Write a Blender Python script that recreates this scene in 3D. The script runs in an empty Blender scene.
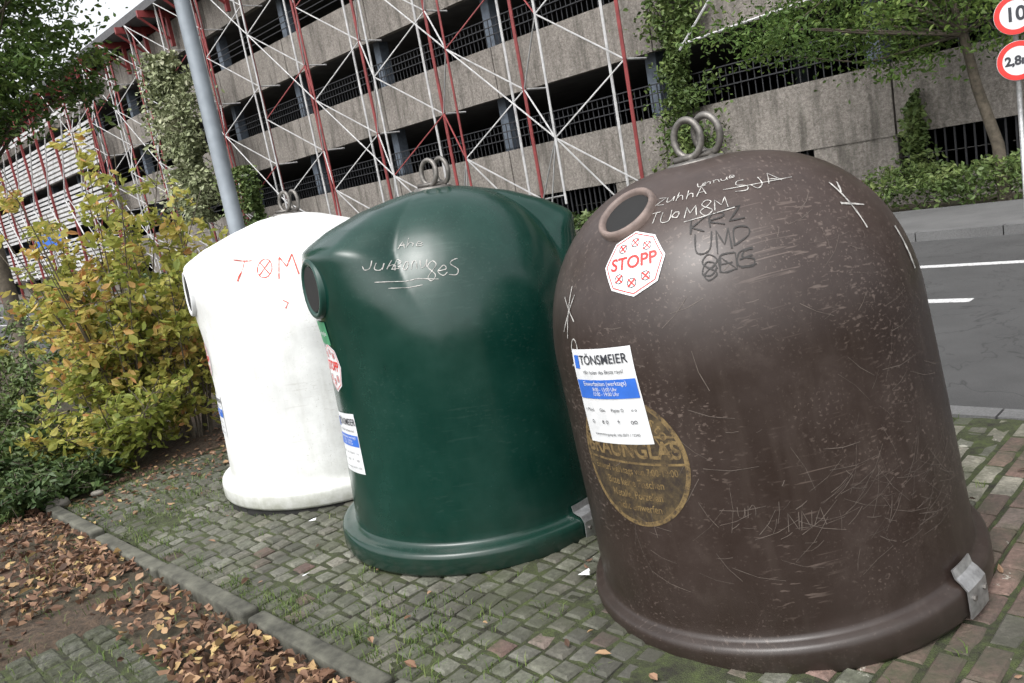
import bpy, bmesh, math, random
import numpy as np
from mathutils import Vector, Matrix, noise
random.seed(7); rng=np.random.default_rng(7)
sc=bpy.context.scene
sc.view_settings.view_transform='Standard'
try: sc.view_settings.look='None'
except: pass
sc.view_settings.exposure=0
N2=(.733,.680); D2=(-.680,.733)
def W(u,v,z=0.0): return Vector((u*N2[0]+v*D2[0],u*N2[1]+v*D2[1],z))
def link(o): sc.collection.objects.link(o); return o
# ---------------- camera
H=1.6; P=math.radians(10.5); R=math.radians(10.5)
fw=Vector((0,math.cos(P),-math.sin(P))); r0=Vector((1,0,0)); u0=Vector((0,math.sin(P),math.cos(P)))
cr=r0*math.cos(R)-u0*math.sin(R); cu=r0*math.sin(R)+u0*math.cos(R)
M=Matrix((cr,cu,-fw)).transposed().to_4x4(); M.translation=Vector((0,0,H))
cd=bpy.data.cameras.new("camera"); cam=link(bpy.data.objects.new("camera",cd)); cam.matrix_world=M
cd.sensor_width=36; cd.lens=36*820/1024; cd.clip_end=2000; cd.clip_start=.05
sc.camera=cam
# ---------------- world
w=bpy.data.worlds.new("World"); sc.world=w; w.use_nodes=True
nt=w.node_tree; bg=nt.nodes["Background"]
sky=nt.nodes.new("ShaderNodeTexSky"); sky.sky_type='NISHITA'; sky.sun_disc=False
EL=math.radians(55); AZ=math.radians(215)
sky.sun_elevation=EL; sky.sun_rotation=AZ; sky.dust_density=5; sky.air_density=1.0
hs=nt.nodes.new("ShaderNodeHueSaturation"); hs.inputs['Saturation'].default_value=.15; hs.inputs['Value'].default_value=2.3
nt.links.new(sky.outputs[0],hs.inputs['Color']); nt.links.new(hs.outputs[0],bg.inputs[0]); bg.inputs[1].default_value=.15
sd=bpy.data.lights.new("sun",'SUN'); sd.energy=.6; sd.angle=math.radians(45); sd.color=(1,.985,.965)
so=link(bpy.data.objects.new("sun",sd))
S=Vector((math.sin(AZ)*math.cos(EL),math.cos(AZ)*math.cos(EL),math.sin(EL)))
so.rotation_euler=S.to_track_quat('Z','Y').to_euler(); so.location=(0,0,30)
# ---------------- materials
class NT:
    def __init__(s,name):
        s.m=bpy.data.materials.new(name); s.m.use_nodes=True; s.t=s.m.node_tree
        s.b=s.t.nodes["Principled BSDF"]; s.out=s.t.nodes["Material Output"]
    def n(s,t,**k):
        x=s.t.nodes.new(t)
        for a,b in k.items(): setattr(x,a,b)
        return x
    def l(s,a,b): s.t.links.new(a,b)
    def co(s,which='Object'):
        if not hasattr(s,'_c'): s._c=s.n("ShaderNodeTexCoord")
        return s._c.outputs[which]
    def noise(s,scale,detail=4,rough=.6,vec=None,dist=0):
        x=s.n("ShaderNodeTexNoise"); x.inputs['Scale'].default_value=scale; x.inputs['Detail'].default_value=detail
        x.inputs['Roughness'].default_value=rough; x.inputs['Distortion'].default_value=dist
        s.l(vec if vec is not None else s.co(),x.inputs['Vector']); return x.outputs[0]
    def ramp(s,fac,stops,interp='LINEAR'):
        x=s.n("ShaderNodeValToRGB"); e=x.color_ramp.elements; x.color_ramp.interpolation=interp
        while len(e)<len(stops): e.new(.5)
        for i,(p,c) in enumerate(stops):
            e[i].position=p; e[i].color=(c if len(c)==4 else (*c,1)) if hasattr(c,'__len__') else (c,c,c,1)
        s.l(fac,x.inputs[0]); return x.outputs[0]
    def mix(s,fac,a,b,mode='MIX'):
        x=s.n("ShaderNodeMix",data_type='RGBA',blend_type=mode)
        for sock,val in ((x.inputs[0],fac),(x.inputs[6],a),(x.inputs[7],b)):
            if isinstance(val,(int,float)): sock.default_value=val
            elif isinstance(val,tuple): sock.default_value=(*val,1) if len(val)==3 else val
            else: s.l(val,sock)
        return x.outputs[2]
    def bump(s,h,st=.3,dist=.01):
        x=s.n("ShaderNodeBump"); x.inputs['Strength'].default_value=st; x.inputs['Distance'].default_value=dist
        s.l(h,x.inputs['Height']); s.l(x.outputs[0],s.b.inputs['Normal']); return x
    def mapping(s,scale,rot=(0,0,0),src='Object'):
        x=s.n("ShaderNodeMapping"); x.inputs['Scale'].default_value=scale; x.inputs['Rotation'].default_value=rot
        s.l(s.co(src),x.inputs['Vector']); return x.outputs[0]
    def attr(s,name,out='Fac'):
        x=s.n("ShaderNodeAttribute",attribute_name=name); return x.outputs[out]
    def base(s,c,r=None):
        if isinstance(c,tuple): s.b.inputs['Base Color'].default_value=(*c,1)
        else: s.l(c,s.b.inputs['Base Color'])
        if r is not None:
            if isinstance(r,(int,float)): s.b.inputs['Roughness'].default_value=r
            else: s.l(r,s.b.inputs['Roughness'])
def simple(name,c,r=.6,metal=0,var=.25,scale=8,bump=0):
    k=NT(name); f=k.noise(scale,3)
    c2=tuple(x*(1-var) for x in c); c3=tuple(min(1,x*(1+var)) for x in c)
    k.base(k.ramp(f,[(.3,c2),(.7,c3)]),r); k.b.inputs['Metallic'].default_value=metal
    if bump: k.bump(k.noise(scale*6,4),bump,.005)
    return k.m
def plastic(name,c,rough,dirt,dirtamt,scuff,fade=None,top=None,scamt=.5,speckamt=.5):
    k=NT(name)
    n1=k.noise(3.5,4,.65); col=k.mix(k.ramp(n1,[(.35,0.0),(.75,1.0)]),c,tuple(min(1,x*1.4+.003) for x in c))
    g=k.n("ShaderNodeSeparateXYZ"); k.l(k.co(),g.inputs[0])
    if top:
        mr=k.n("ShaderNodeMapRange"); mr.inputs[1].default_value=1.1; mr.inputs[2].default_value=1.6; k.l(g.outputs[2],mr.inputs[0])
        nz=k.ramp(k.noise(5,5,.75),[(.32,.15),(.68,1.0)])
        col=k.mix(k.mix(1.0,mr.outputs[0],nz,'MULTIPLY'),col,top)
    st=k.noise(6,3,.6,k.mapping((3,3,.35)))
    col=k.mix(k.ramp(st,[(.5,0.0),(.8,dirtamt)]),col,dirt)
    rb=k.noise(11,5,.75); rm=k.noise(1.7,2,.5)
    col=k.mix(k.mix(1.0,k.ramp(rb,[(.5,0.0),(.68,scamt*.7)]),k.ramp(rm,[(.45,0.0),(.6,1.0)]),'MULTIPLY'),col,dirt)
    for rot,sca in (((.3,.5,.2),(1.6,75,75)),((1.1,.2,.9),(80,1.6,80))):
        a=k.noise(1.2,2,.5,k.mapping(sca,rot)); msk=k.noise(2.2,2,.5,k.mapping((1,1,1),rot))
        f=k.mix(1.0,k.ramp(a,[(.61,0.0),(.68,1.0)]),k.ramp(msk,[(.46,0.0),(.6,scamt)]),'MULTIPLY')
        col=k.mix(f,col,scuff)
    if fade:
        zr=k.ramp(g.outputs[2],[(0.0,1.0),(.14,.3),(.4,0.0)])
        nz=k.ramp(k.noise(9,4,.7),[(.3,.25),(.65,1.0)])
        col=k.mix(k.mix(1.0,zr,nz,'MULTIPLY'),col,fade)
    speck=k.ramp(k.noise(90,1,.5),[(.68,0.0),(.74,speckamt)])
    col=k.mix(speck,col,dirt)
    k.base(col,k.ramp(n1,[(.3,rough-.07),(.8,rough+.15)]))
    k.bump(k.noise(5,2,.5),.18,.02)
    return k.m
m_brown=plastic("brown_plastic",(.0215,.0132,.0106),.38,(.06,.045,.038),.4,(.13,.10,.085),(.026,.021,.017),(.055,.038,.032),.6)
m_green=plastic("green_plastic",(.0024,.025,.018),.19,(.008,.036,.027),.4,(.04,.08,.065),(.02,.03,.022),None,.18,.25)
m_white=plastic("white_plastic",(.60,.61,.60),.34,(.45,.45,.41),.4,(.4,.39,.36),(.3,.31,.25),None,.3,.5)
m_metal=simple("galvanised_steel",(.42,.42,.42),.42,.8,.3,30,.1)
m_dmetal=simple("dull_steel",(.17,.16,.148),.5,.7,.35,40,.1)
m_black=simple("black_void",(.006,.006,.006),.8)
m_rubber=simple("dark_base",(.012,.012,.011),.85,0,.4,12,.4)
m_dkgreen=simple("dark_green_rim",(.006,.038,.029),.4)
m_dkbrown=simple("rim_brown",(.16,.12,.105),.6,0,.35,14)
m_scr=simple("fine_scratch",(.10,.08,.068),.6)
m_lab=simple("label_white",(.64,.65,.66),.45,0,.08,20)
m_blue=simple("label_blue",(.03,.13,.52),.45,0,.1,20)
m_red=simple("label_red",(.6,.03,.025),.5,0,.15,30)
m_txt=simple("label_black",(.03,.032,.04),.5)
k=NT("ochre_print"); k.base(k.ramp(k.noise(26,6,.8),[(.38,(.04,.028,.018)),(.48,(.13,.088,.038)),(.62,(.21,.145,.06))]),.6); m_och=k.m
k=NT("worn_print"); k.base(k.ramp(k.noise(16,6,.8),[(.38,(.024,.016,.012)),(.5,(.048,.034,.018)),(.66,(.11,.076,.034))]),.6); m_worn=k.m
m_wscr=simple("scratch_white",(.38,.37,.35),.7,0,.5,40)
m_rscr=simple("marker_red",(.5,.06,.04),.6,0,.4,40)
m_dscr=simple("marker_dark",(.010,.008,.007),.6,0,.3,40)
m_gsign=simple("label_green",(.05,.25,.12),.5)
# ---------------- mesh helpers
def mesh(name,vs,fs,mat,parent=None,smooth=False,base=None):
    me=bpy.data.meshes.new(name); me.from_pydata([tuple(v) for v in vs],[],fs); me.update()
    if mat is not None:
        for m in (mat if isinstance(mat,list) else [mat]): me.materials.append(m)
    if smooth: me.polygons.foreach_set('use_smooth',[True]*len(me.polygons))
    o=link(bpy.data.objects.new(name,me))
    if parent is not None:
        o.parent=parent
        if base is not None: o.matrix_parent_inverse=Matrix.Translation(base).inverted()
    return o
class Batch:
    def __init__(s): s.v=[];s.f=[]
    def add(s,vs,fs):
        b=len(s.v); s.v+= [tuple(x) for x in vs]; s.f+=[tuple(i+b for i in f) for f in fs]
    def box(s,u0,u1,v0,v1,z0,z1):
        vs=[W(u,v,z) for z in (z0,z1) for (u,v) in ((u0,v0),(u1,v0),(u1,v1),(u0,v1))]
        s.add(vs,[(0,1,2,3)[::-1],(4,5,6,7)]+[(i,(i+1)%4,4+(i+1)%4,4+i) for i in range(4)])
    def obox(s,c,ax,hy):
        ax=[Vector(a) for a in ax]; c=Vector(c)
        vs=[c+ax[0]*hy[0]*i+ax[1]*hy[1]*j+ax[2]*hy[2]*k for k in(-1,1) for (i,j) in((-1,-1),(1,-1),(1,1),(-1,1))]
        s.add(vs,[(0,1,2,3)[::-1],(4,5,6,7)]+[(i,(i+1)%4,4+(i+1)%4,4+i) for i in range(4)])
    def tube(s,pts,rad,n=6,cap=True):
        pts=[Vector(p) for p in pts]; b=len(s.v)
        if isinstance(rad,(int,float)): rad=[rad]*len(pts)
        for i,p in enumerate(pts):
            t=(pts[min(i+1,len(pts)-1)]-pts[max(i-1,0)]).normalized()
            a=t.cross(Vector((0,0,1)));
            if a.length<.05: a=t.cross(Vector((0,1,0)))
            a.normalize(); c=t.cross(a)
            for k in range(n):
                an=2*math.pi*k/n; s.v.append(tuple(p+(a*math.cos(an)+c*math.sin(an))*rad[i]))
        for i in range(len(pts)-1):
            for k in range(n):
                s.f.append((b+i*n+k,b+i*n+(k+1)%n,b+(i+1)*n+(k+1)%n,b+(i+1)*n+k))
        if cap: s.f.append(tuple(b+k for k in range(n))); s.f.append(tuple(b+(len(pts)-1)*n+k for k in range(n))[::-1])
    def done(s,name,mat,parent=None,base=None,smooth=False): return mesh(name,s.v,s.f,mat,parent,smooth,base)
def empty(name,loc=(0,0,0)):
    e=link(bpy.data.objects.new(name,None)); e.location=loc; e.empty_display_size=.2; return e
def leafmesh(name,C,size,mat,flat=0.0,aspect=.5,parent=None,base=None,fold=.15,tone=None):
    C=np.asarray(C); n=len(C)
    A=rng.normal(size=(n,3)); A[:,2]*=(1-flat); A/=np.linalg.norm(A,axis=1)[:,None]
    B=rng.normal(size=(n,3)); B[:,2]*=(1-flat); B-=A*(A*B).sum(1)[:,None]; B/=np.linalg.norm(B,axis=1)[:,None]
    Nn=np.cross(A,B); L=(np.asarray(size)*rng.uniform(.5,1.35,n))[:,None]; Wd=L*aspect*rng.uniform(.7,1.25,n)[:,None]
    up=Nn*L*fold*rng.uniform(-.5,1.8,n)[:,None]
    V=np.stack([C-A*L*.5,C-A*L*.1+B*Wd*.5+up,C+A*L*.25+B*Wd*.38+up,C+A*L*.55,C+A*L*.25-B*Wd*.38+up,C-A*L*.1-B*Wd*.5+up],1).reshape(-1,3)
    me=bpy.data.meshes.new(name)
    idx=np.arange(n)[:,None]*6
    F=np.concatenate([idx+np.array([[0,1,2,3]]),idx+np.array([[0,3,4,5]])],0)
    me.from_pydata(V.tolist(),[],F.tolist())
    a=me.attributes.new('rnd','FLOAT','FACE'); t=rng.random(n) if tone is None else np.clip(tone+rng.normal(0,.13,n),0,1)
    a.data.foreach_set('value',np.concatenate([t,t]).astype(np.float32))
    me.materials.append(mat); o=link(bpy.data.objects.new(name,me))
    if parent is not None:
        o.parent=parent
        if base is not None: o.matrix_parent_inverse=Matrix.Translation(base).inverted()
    return o
def leafmat(name,stops,trans=.35,rough=.5):
    k=NT(name); c=k.ramp(k.attr('rnd'),stops); k.base(c,rough)
    k.b.inputs['Specular IOR Level'].default_value=.3
    if trans>0:
        t=k.n("ShaderNodeBsdfTranslucent"); k.l(c,t.inputs[0]); mx=k.n("ShaderNodeMixShader"); mx.inputs[0].default_value=trans
        k.l(k.b.outputs[0],mx.inputs[1]); k.l(t.outputs[0],mx.inputs[2]); k.l(mx.outputs[0],k.out.inputs[0])
    return k.m
# ---------------- ground, road
k=NT("earth_ground"); n=k.noise(.6,6,.7); c=k.ramp(n,[(.3,(.035,.028,.018)),(.5,(.06,.05,.03)),(.7,(.04,.06,.02))])
k.base(c,.95); m_earth=k.m
gs=Batch(); gs.add([(-600,-600,-.03),(600,-600,-.03),(600,600,-.03),(-600,600,-.03)],[(0,1,2,3)]); gs.done("ground",m_earth)
k=NT("asphalt"); n1=k.noise(220,2,.6); n2=k.noise(1.3,5,.65)
c=k.mix(.5,k.ramp(n1,[(.3,.02),(.62,.07),(.75,.14)]),k.ramp(n2,[(.3,.035),(.7,.075)])); 
n3=k.noise(.9,3,.6,k.mapping((1,1,1),(0,0,.4)),2.5); c=k.mix(k.ramp(n3,[(.488,0.0),(.5,.7),(.512,0.0)]),c,(.018,.018,.018))
k.base(c,.85); k.bump(n1,.5,.006); m_asph=k.m
k=NT("pavement_concrete"); n1=k.noise(90,3,.6); n2=k.noise(1.5,5,.65)
k.base(k.mix(.5,k.ramp(n1,[(.3,.07),(.7,.17)]),k.ramp(n2,[(.3,.06),(.7,.14)])),.9); k.bump(n1,.4,.006); m_pave=k.m
k=NT("road_paint"); n1=k.noise(35,5,.75); k.base(k.ramp(n1,[(.34,.1),(.5,.55)]),.7); m_paint=k.m
b=Batch(); b.box(4.62,10.95,-60,160,-.06,-.004); b.done("road",m_asph)
b=Batch()
b.box(9.0,9.13,-30,120,-.02,.0)
for i in range(-12,30):
    v1=2.28-.0+i*4.5
    b.box(7.29,7.42,v1,v1+1.9,-.02,.0)
b.done("road_markings",m_paint)
b=Batch(); 
for i in range(-40,120): b.box(10.95,11.10,i*1.0,i*1.0+.985,-.06,.11+.004*random.random())
b.done("kerb",m_pave)
b=Batch(); b.box(11.11,13.7,-40,120,-.06,.10); b.done("pavement",m_pave)
b=Batch()
for i in range(-20,90):
    v=i*.33; b.box(4.47,4.61,v,v+.318,-.05,.004+.004*random.random())
b.done("gutter_edging",m_pave)
# paving pad : 20x10 cm pavers at the road side, square setts towards the planting
k=NT("paver"); c=k.attr('col','Color'); n1=k.noise(60,4,.65); 
c=k.mix(1.0,c,k.ramp(n1,[(.25,.5),(.75,1.4)]),'MULTIPLY')
n2=k.noise(2.2,6,.75); c=k.mix(k.ramp(n2,[(.42,0.0),(.6,.8)]),c,(.05,.056,.030))
n3=k.noise(1.1,5,.7,k.mapping((1,1,1),(0,0,1))); c=k.mix(k.ramp(n3,[(.48,0.0),(.64,.65)]),c,(.036,.034,.028))
n4=k.noise(5,6,.8,k.mapping((1,1,1),(0,0,2))); c=k.mix(k.ramp(n4,[(.645,0.0),(.68,.8)]),c,(.36,.35,.30))
k.base(c,.8); k.bump(n1,.7,.006); m_pav=k.m
V=[];F=[];COL=[]
bl,bw=.2,.1
rows=int((6.35+1.6)/bw)
for r in range(rows):
    v0=-1.6+r*bw; off=(r%2)*bl*.5
    for c_ in range(-1,19):
        ua0=1.34+c_*bl+off; ub0=ua0+bl; ua0=max(ua0,1.34); ub0=min(ub0,4.46)
        if ub0-ua0<.05: continue
        um0,vm=(ua0+ub0)/2,v0+.05
        nn=noise.noise(Vector((um0*.8,vm*.8,3)))
        redp=max(0,min(1,(2.4-vm)/1.6+nn*.9))*max(0,min(1,(um0-1.8)/.9+.05))
        if redp<.35 and um0<3.6 and ub0-ua0>.15: parts=[(ua0-.02*(r%2),(ua0+ub0)/2-.02*(r%2)),((ua0+ub0)/2-.02*(r%2),ub0-.02*(r%2))]
        else: parts=[(ua0,ub0)]
        for (ua,ub) in parts:
            um=(ua+ub)/2
            z=.006*random.random()+.008*noise.noise(Vector((ua*1.3,v0*1.3,0)))
            g=random.uniform(.65,1.2)
            if random.random()<redp*.9+.03: col=random.choice([(.16*g,.106*g,.086*g),(.135*g,.088*g,.072*g),(.175*g,.135*g,.115*g)])
            else:
                col=random.choice([(.125,.126,.098),(.135,.135,.11),(.10,.104,.078),(.145,.138,.112)]); col=tuple(x*g for x in col)
            if um>3.5 and random.random()<.6: col=(.25*g,.235*g,.19*g)
            sq=len(parts)==2
            j=(.0065 if sq else .007)+.003*random.random(); be=.010 if sq else .008; base=len(V)
            tx=random.uniform(-.01,.01)*(2 if sq else 1); ty=random.uniform(-.01,.01)*(1.5 if sq else 1)
            du=random.uniform(-.003,.003)
            for ins,zz in ((j,-.05),(j,z-.009),(j+be,z)):
                for (uu,vv) in ((ua+ins,v0+ins),(ub-ins,v0+ins),(ub-ins,v0+bw-ins),(ua+ins,v0+bw-ins)):
                    V.append(tuple(W(uu+du,vv,zz+(uu-um)*tx*4+(vv-vm)*ty*4))); COL+= [*col,1]
            for q in (0,4):
                for i in range(4): F.append((base+q+i,base+q+(i+1)%4,base+q+4+(i+1)%4,base+q+4+i))
            F.append((base+8,base+9,base+10,base+11))
o=mesh("brick_paving",V,F,m_pav); ca=o.data.color_attributes.new('col','FLOAT_COLOR','POINT'); ca.data.foreach_set('color',COL)
k=NT("moss_joint"); n=k.noise(9,5,.8); k.base(k.ramp(n,[(.35,(.02,.018,.012)),(.5,(.042,.05,.02)),(.7,(.075,.10,.028))]),.95); k.bump(k.noise(150,3,.7),1,.01); m_moss=k.m
V=[];F=[];nu,nv=110,260
for i in range(nu+1):
    for j in range(nv+1):
        uu=1.33+(4.47-1.33)*i/nu; vv=-1.6+8.0*j/nv
        V.append(W(uu,vv,-.006+.014*noise.noise(Vector((uu*1.7,vv*1.7,0)))+.010*noise.noise(Vector((uu*9,vv*9,5)))))
for i in range(nu):
    for j in range(nv): a=i*(nv+1)+j; F.append((a,a+nv+1,a+nv+2,a+1))
mesh("moss",V,F,m_moss,smooth=True)
m_edge=simple("edging_stone",(.075,.074,.058),.9,0,.6,9,.6)
b=Batch(); v=-1.6
while v<6.2:
    L=.98; du=random.uniform(-.02,.02); dz=random.uniform(-.016,.012)
    b.box(1.235+du,1.32+du,v,v+L-.035,-.12,.045+dz); v+=L
o=b.done("edging_kerb",m_edge); mod=o.modifiers.new("bev",'BEVEL'); mod.width=.016; mod.segments=3
k=NT("leaf_litter_soil"); n=k.noise(30,6,.8); n2=k.noise(1.6,4,.6)
c=k.ramp(n,[(.3,(.03,.02,.014)),(.45,(.07,.05,.034)),(.58,(.12,.08,.052)),(.75,(.19,.145,.10))]); c=k.mix(k.ramp(n2,[(.45,0.0),(.6,.8)]),c,(.06,.062,.036))
k.base(c,.95); k.bump(n,1,.03); m_lit=k.m
k=NT("mossy_path"); n1=k.noise(55,5,.75); n2=k.noise(4,6,.75)
c=k.ramp(n2,[(.36,(.038,.042,.022)),(.5,(.07,.074,.05)),(.64,(.12,.12,.10))]); c=k.mix(1.0,c,k.ramp(n1,[(.28,.35),(.72,1.7)]),'MULTIPLY'); k.base(c,.9); k.bump(n1,1,.015); m_cob=k.m
V=[];F=[];nu,nv=130,150
for i in range(nu+1):
    for j in range(nv+1):
        uu=-6+7.23*i/nu; vv=-1.6+22*j/nv
        dip=.05 if (uu<.86 and vv<4.0) else 0
        V.append(W(uu,vv,-.005+.03*noise.noise(Vector((uu*1.2,vv*1.2,0)))+.014*noise.noise(Vector((uu*7,vv*7,5)))-dip))
for i in range(nu):
    for j in range(nv): a=i*(nv+1)+j; F.append((a,a+nv+1,a+nv+2,a+1))
mesh("planting_bed",V,F,m_lit,smooth=True)
V=[];F=[]
for i in range(40):
    for j in range(44):
        cu0=.83-i*.105+random.uniform(-.008,.008); cv0=3.95-j*.105+random.uniform(-.008,.008)+(.05 if i%2 else 0)
        if cu0<-2.4: continue
        hx=.046*random.uniform(.85,1.05); hy=.046*random.uniform(.85,1.05); zt=.002+.008*random.random(); base=len(V)
        for ins,zz in ((1,-.05),(1,zt-.012),(.72,zt)):
            for (a,b_) in ((-1,-1),(1,-1),(1,1),(-1,1)):
                V.append(tuple(W(cu0+a*hx*ins,cv0+b_*hy*ins,zz)))
        for q in (0,4):
            for t in range(4): F.append((base+q+t,base+q+(t+1)%4,base+q+4+(t+1)%4,base+q+4+t))
        F.append((base+8,base+9,base+10,base+11))
mesh("cobble_path",V,F,m_cob)
V=[];F=[];nu,nv=70,60
for i in range(nu+1):
    for j in range(nv+1):
        uu=-6+6.9*i/nu; vv=-1.6+5.6*j/nv
        V.append(W(uu,vv+.12*noise.noise(Vector((uu*2,0,0)))*(j==nv),-.004+.018*noise.noise(Vector((uu*2.9,vv*2.9,0)))))
for i in range(nu):
    for j in range(nv): a=i*(nv+1)+j; F.append((a,a+nv+1,a+nv+2,a+1))
mesh("path",V,F,m_moss,smooth=True)
b=Batch(); b.box(1.23,4.46,6.4,60,-.05,.0); b.done("verge",m_lit)
# ---------------- containers
def build_profile(bot,R0,zs,top,pr=.85,pz=.9,n=40):
    pts=[(bot,.17),(bot-.004,.3),((bot+R0)/2,(zs+.15)/2+.05),(R0,zs)]
    out=[]
    for i in range(len(pts)-1):
        for t in range(8):
            a=t/8; out.append((pts[i][0]*(1-a)+pts[i+1][0]*a,pts[i][1]*(1-a)+pts[i+1][1]*a))
    for i in range(n+1):
        a=math.pi/2*i/n; out.append((R0*max(0,math.cos(a))**pr,zs+(top-zs)*math.sin(a)**pz))
    return np.array(out)
class Bin:
    def __init__(s,prof,hood=None,az=math.radians(205),hoods=(0,math.pi)):
        s.p=prof; d=np.r_[0,np.cumsum(np.hypot(*np.diff(prof,axis=0).T))]; s.s=d; s.S=d[-1]; s.h=hood; s.az=az; s.hs=hoods
    def rz(s,ss,tab): return np.interp(ss,s.s,tab[:,0]),np.interp(ss,s.s,tab[:,1])
    def P(s,phi,ss):
        ss=min(max(ss,0),s.S); r,z=s.rz(ss,s.p)
        if s.h is not None:
            wt=0
            for hh in s.hs:
                d=(phi-s.az-hh+math.pi)%(2*math.pi)-math.pi; d=abs(d)
                q=min(1,max(0,(z-.7)/.75)); outer=math.radians(78-38*q); inner=math.radians(20)
                x=min(1,max(0,(outer-d)/(outer-inner))); wt=max(wt,x*(1.0+.6*(1-x)))
            if wt>0:
                wt=min(1,wt)
                r2,z2=s.rz(ss,s.h); r=r*(1-wt)+r2*wt; z=z*(1-wt)+z2*wt
        return Vector((r*math.cos(phi),r*math.sin(phi),z))
    def N(s,phi,ss):
        e=.01; a=s.P(phi+e,ss)-s.P(phi-e,ss); b=s.P(phi,min(ss+e,s.S))-s.P(phi,ss-e)
        n=a.cross(b); return n.normalized() if n.length>1e-9 else Vector((0,0,1))
    def s_at(s,z): return float(np.interp(z,s.p[:,1],s.s))
    def mp(s,phi0,s0,a,b,off=.003):
        r=max(.2,float(np.interp(s0,s.s,s.p[:,0]))); ph=phi0+a/r; ss=s0+b
        return s.P(ph,ss)+s.N(ph,ss)*off
    def body(s,name,mat,par,rimR=.735):
        n=220; V=[];F=[]
        rim=[(rimR-.05,.0),(rimR-.008,.004),(rimR,.02),(rimR,.085),(rimR-.004,.103),(rimR-.014,.112),(rimR-.03,.116),(s.p[0,0]+.006,.122),(s.p[0,0]+.001,.135)]
        for (r,z) in rim:
            for i in range(n): V.append((r*math.cos(2*math.pi*i/n),r*math.sin(2*math.pi*i/n),z))
        m=len(rim); ssv=np.linspace(0,s.S-.004,110)
        for q in ssv:
            for i in range(n): V.append(tuple(s.P(2*math.pi*i/n,q)))
        tot=m+len(ssv)
        for j in range(tot-1):
            for i in range(n): F.append((j*n+i,j*n+(i+1)%n,(j+1)*n+(i+1)%n,(j+1)*n+i))
        F.append(tuple((tot-1)*n+i for i in range(n)))
        return mesh(name,V,F,mat,par,True)
    def rect(s,name,phi,z,w_,h_,mat,par,rot=0,off=.003,dx=0,dy=0):
        s0=s.s_at(z); V=[];F=[];nx,ny=14,14
        for i in range(nx+1):
            for j in range(ny+1):
                a=dx+w_*(i/nx-.5); b=dy+h_*(j/ny-.5)
                V.append(s.mp(phi,s0,a*math.cos(rot)-b*math.sin(rot),a*math.sin(rot)+b*math.cos(rot),off))
        for i in range(nx):
            for j in range(ny): q=i*(ny+1)+j; F.append((q,q+ny+1,q+ny+2,q+1))
        return mesh(name,V,F,mat,par,True)
    def disc(s,name,phi,z,r0_,r1_,mat,par,off=.003,oct=False,rot=0,a0=0,a1=2*math.pi,dx=0,dy=0):
        s0=s.s_at(z); V=[];F=[];nr,na=6,64
        for i in range(nr+1):
            for j in range(na+1):
                an=a0+(a1-a0)*j/na; rr=r0_+(r1_-r0_)*i/nr
                if oct:
                    t=(an%(math.pi/4))-math.pi/8; rr*=math.cos(math.pi/8)/math.cos(t)
                V.append(s.mp(phi,s0,dx+rr*math.cos(an+rot),dy+rr*math.sin(an+rot),off))
        for i in range(nr):
            for j in range(na): q=i*(na+1)+j; F.append((q,q+na+1,q+na+2,q+1))
        return mesh(name,V,F,mat,par,True)
    def text(s,name,txt,phi,z,size,mat,par,rot=0,off=.005,dx=0,dy=0,sx=1,arc=None,bold=0.0):
        s0=s.s_at(z)
        def glyphs(t):
            cu_=bpy.data.curves.new("t",'FONT'); cu_.body=t; cu_.size=size; cu_.align_x='CENTER'; cu_.align_y='CENTER'; cu_.offset=bold*size
            ob=link(bpy.data.objects.new("t",cu_)); dg=bpy.context.evaluated_depsgraph_get(); me=bpy.data.meshes.new_from_object(ob.evaluated_get(dg))
            bm=bmesh.new(); bm.from_mesh(me); bmesh.ops.triangulate(bm,faces=bm.faces)
            bmesh.ops.subdivide_edges(bm,edges=[e for e in bm.edges if e.calc_length()>.03],cuts=1)
            bmesh.ops.triangulate(bm,faces=bm.faces)
            bm.verts.ensure_lookup_table()
            v=[(q.co.x*sx,q.co.y) for q in bm.verts]; f=[tuple(x.index for x in fc.verts) for fc in bm.faces]
            bm.free(); bpy.data.objects.remove(ob); return v,f
        V=[];F=[]
        if arc is None:
            v,f=glyphs(txt)
            for (a,b) in v:
                a+=dx; b+=dy
                V.append(s.mp(phi,s0,a*math.cos(rot)-b*math.sin(rot),a*math.sin(rot)+b*math.cos(rot),off))
            F=f
        else:
            rad,amid,astep=arc
            for i,ch in enumerate(txt):
                if ch==' ': continue
                v,f=glyphs(ch); an=amid-(i-(len(txt)-1)/2)*astep; base=len(V)
                ro=an-math.pi/2
                for (a,b) in v:
                    x=rad*math.cos(an)+a*math.cos(ro)-b*math.sin(ro); y=rad*math.sin(an)+a*math.sin(ro)+b*math.cos(ro)
                    V.append(s.mp(phi,s0,x+dx,y+dy,off))
                F+=[tuple(q+base for q in t) for t in f]
        return mesh(name,V,F,mat,par)
    def strokes(s,name,phi,z,lines,mat,par,wd=.004,off=.0025,scale=1.0,rot=0):
        s0=s.s_at(z); V=[];F=[]
        cr_,sr_=math.cos(rot),math.sin(rot)
        for ln in lines:
            pts=[Vector((p[0]*cr_-p[1]*sr_,p[0]*sr_+p[1]*cr_))*scale for p in ln]; rs=[]
            for i in range(len(pts)-1):
                m=max(1,int((pts[i+1]-pts[i]).length/.012))
                rs+=[pts[i].lerp(pts[i+1],t/m) for t in range(m)]
            rs.append(pts[-1]); base=len(V)
            for i,p in enumerate(rs):
                t=(rs[min(i+1,len(rs)-1)]-rs[max(0,i-1)]); t=t.normalized() if t.length>0 else Vector((1,0))
                nn=Vector((-t.y,t.x))*wd*.5*random.uniform(.5,1.3)
                for q in (p+nn,p-nn): V.append(s.mp(phi,s0,q.x,q.y,off))
            for i in range(len(rs)-1): F.append((base+2*i,base+2*i+1,base+2*i+3,base+2*i+2))
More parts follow.
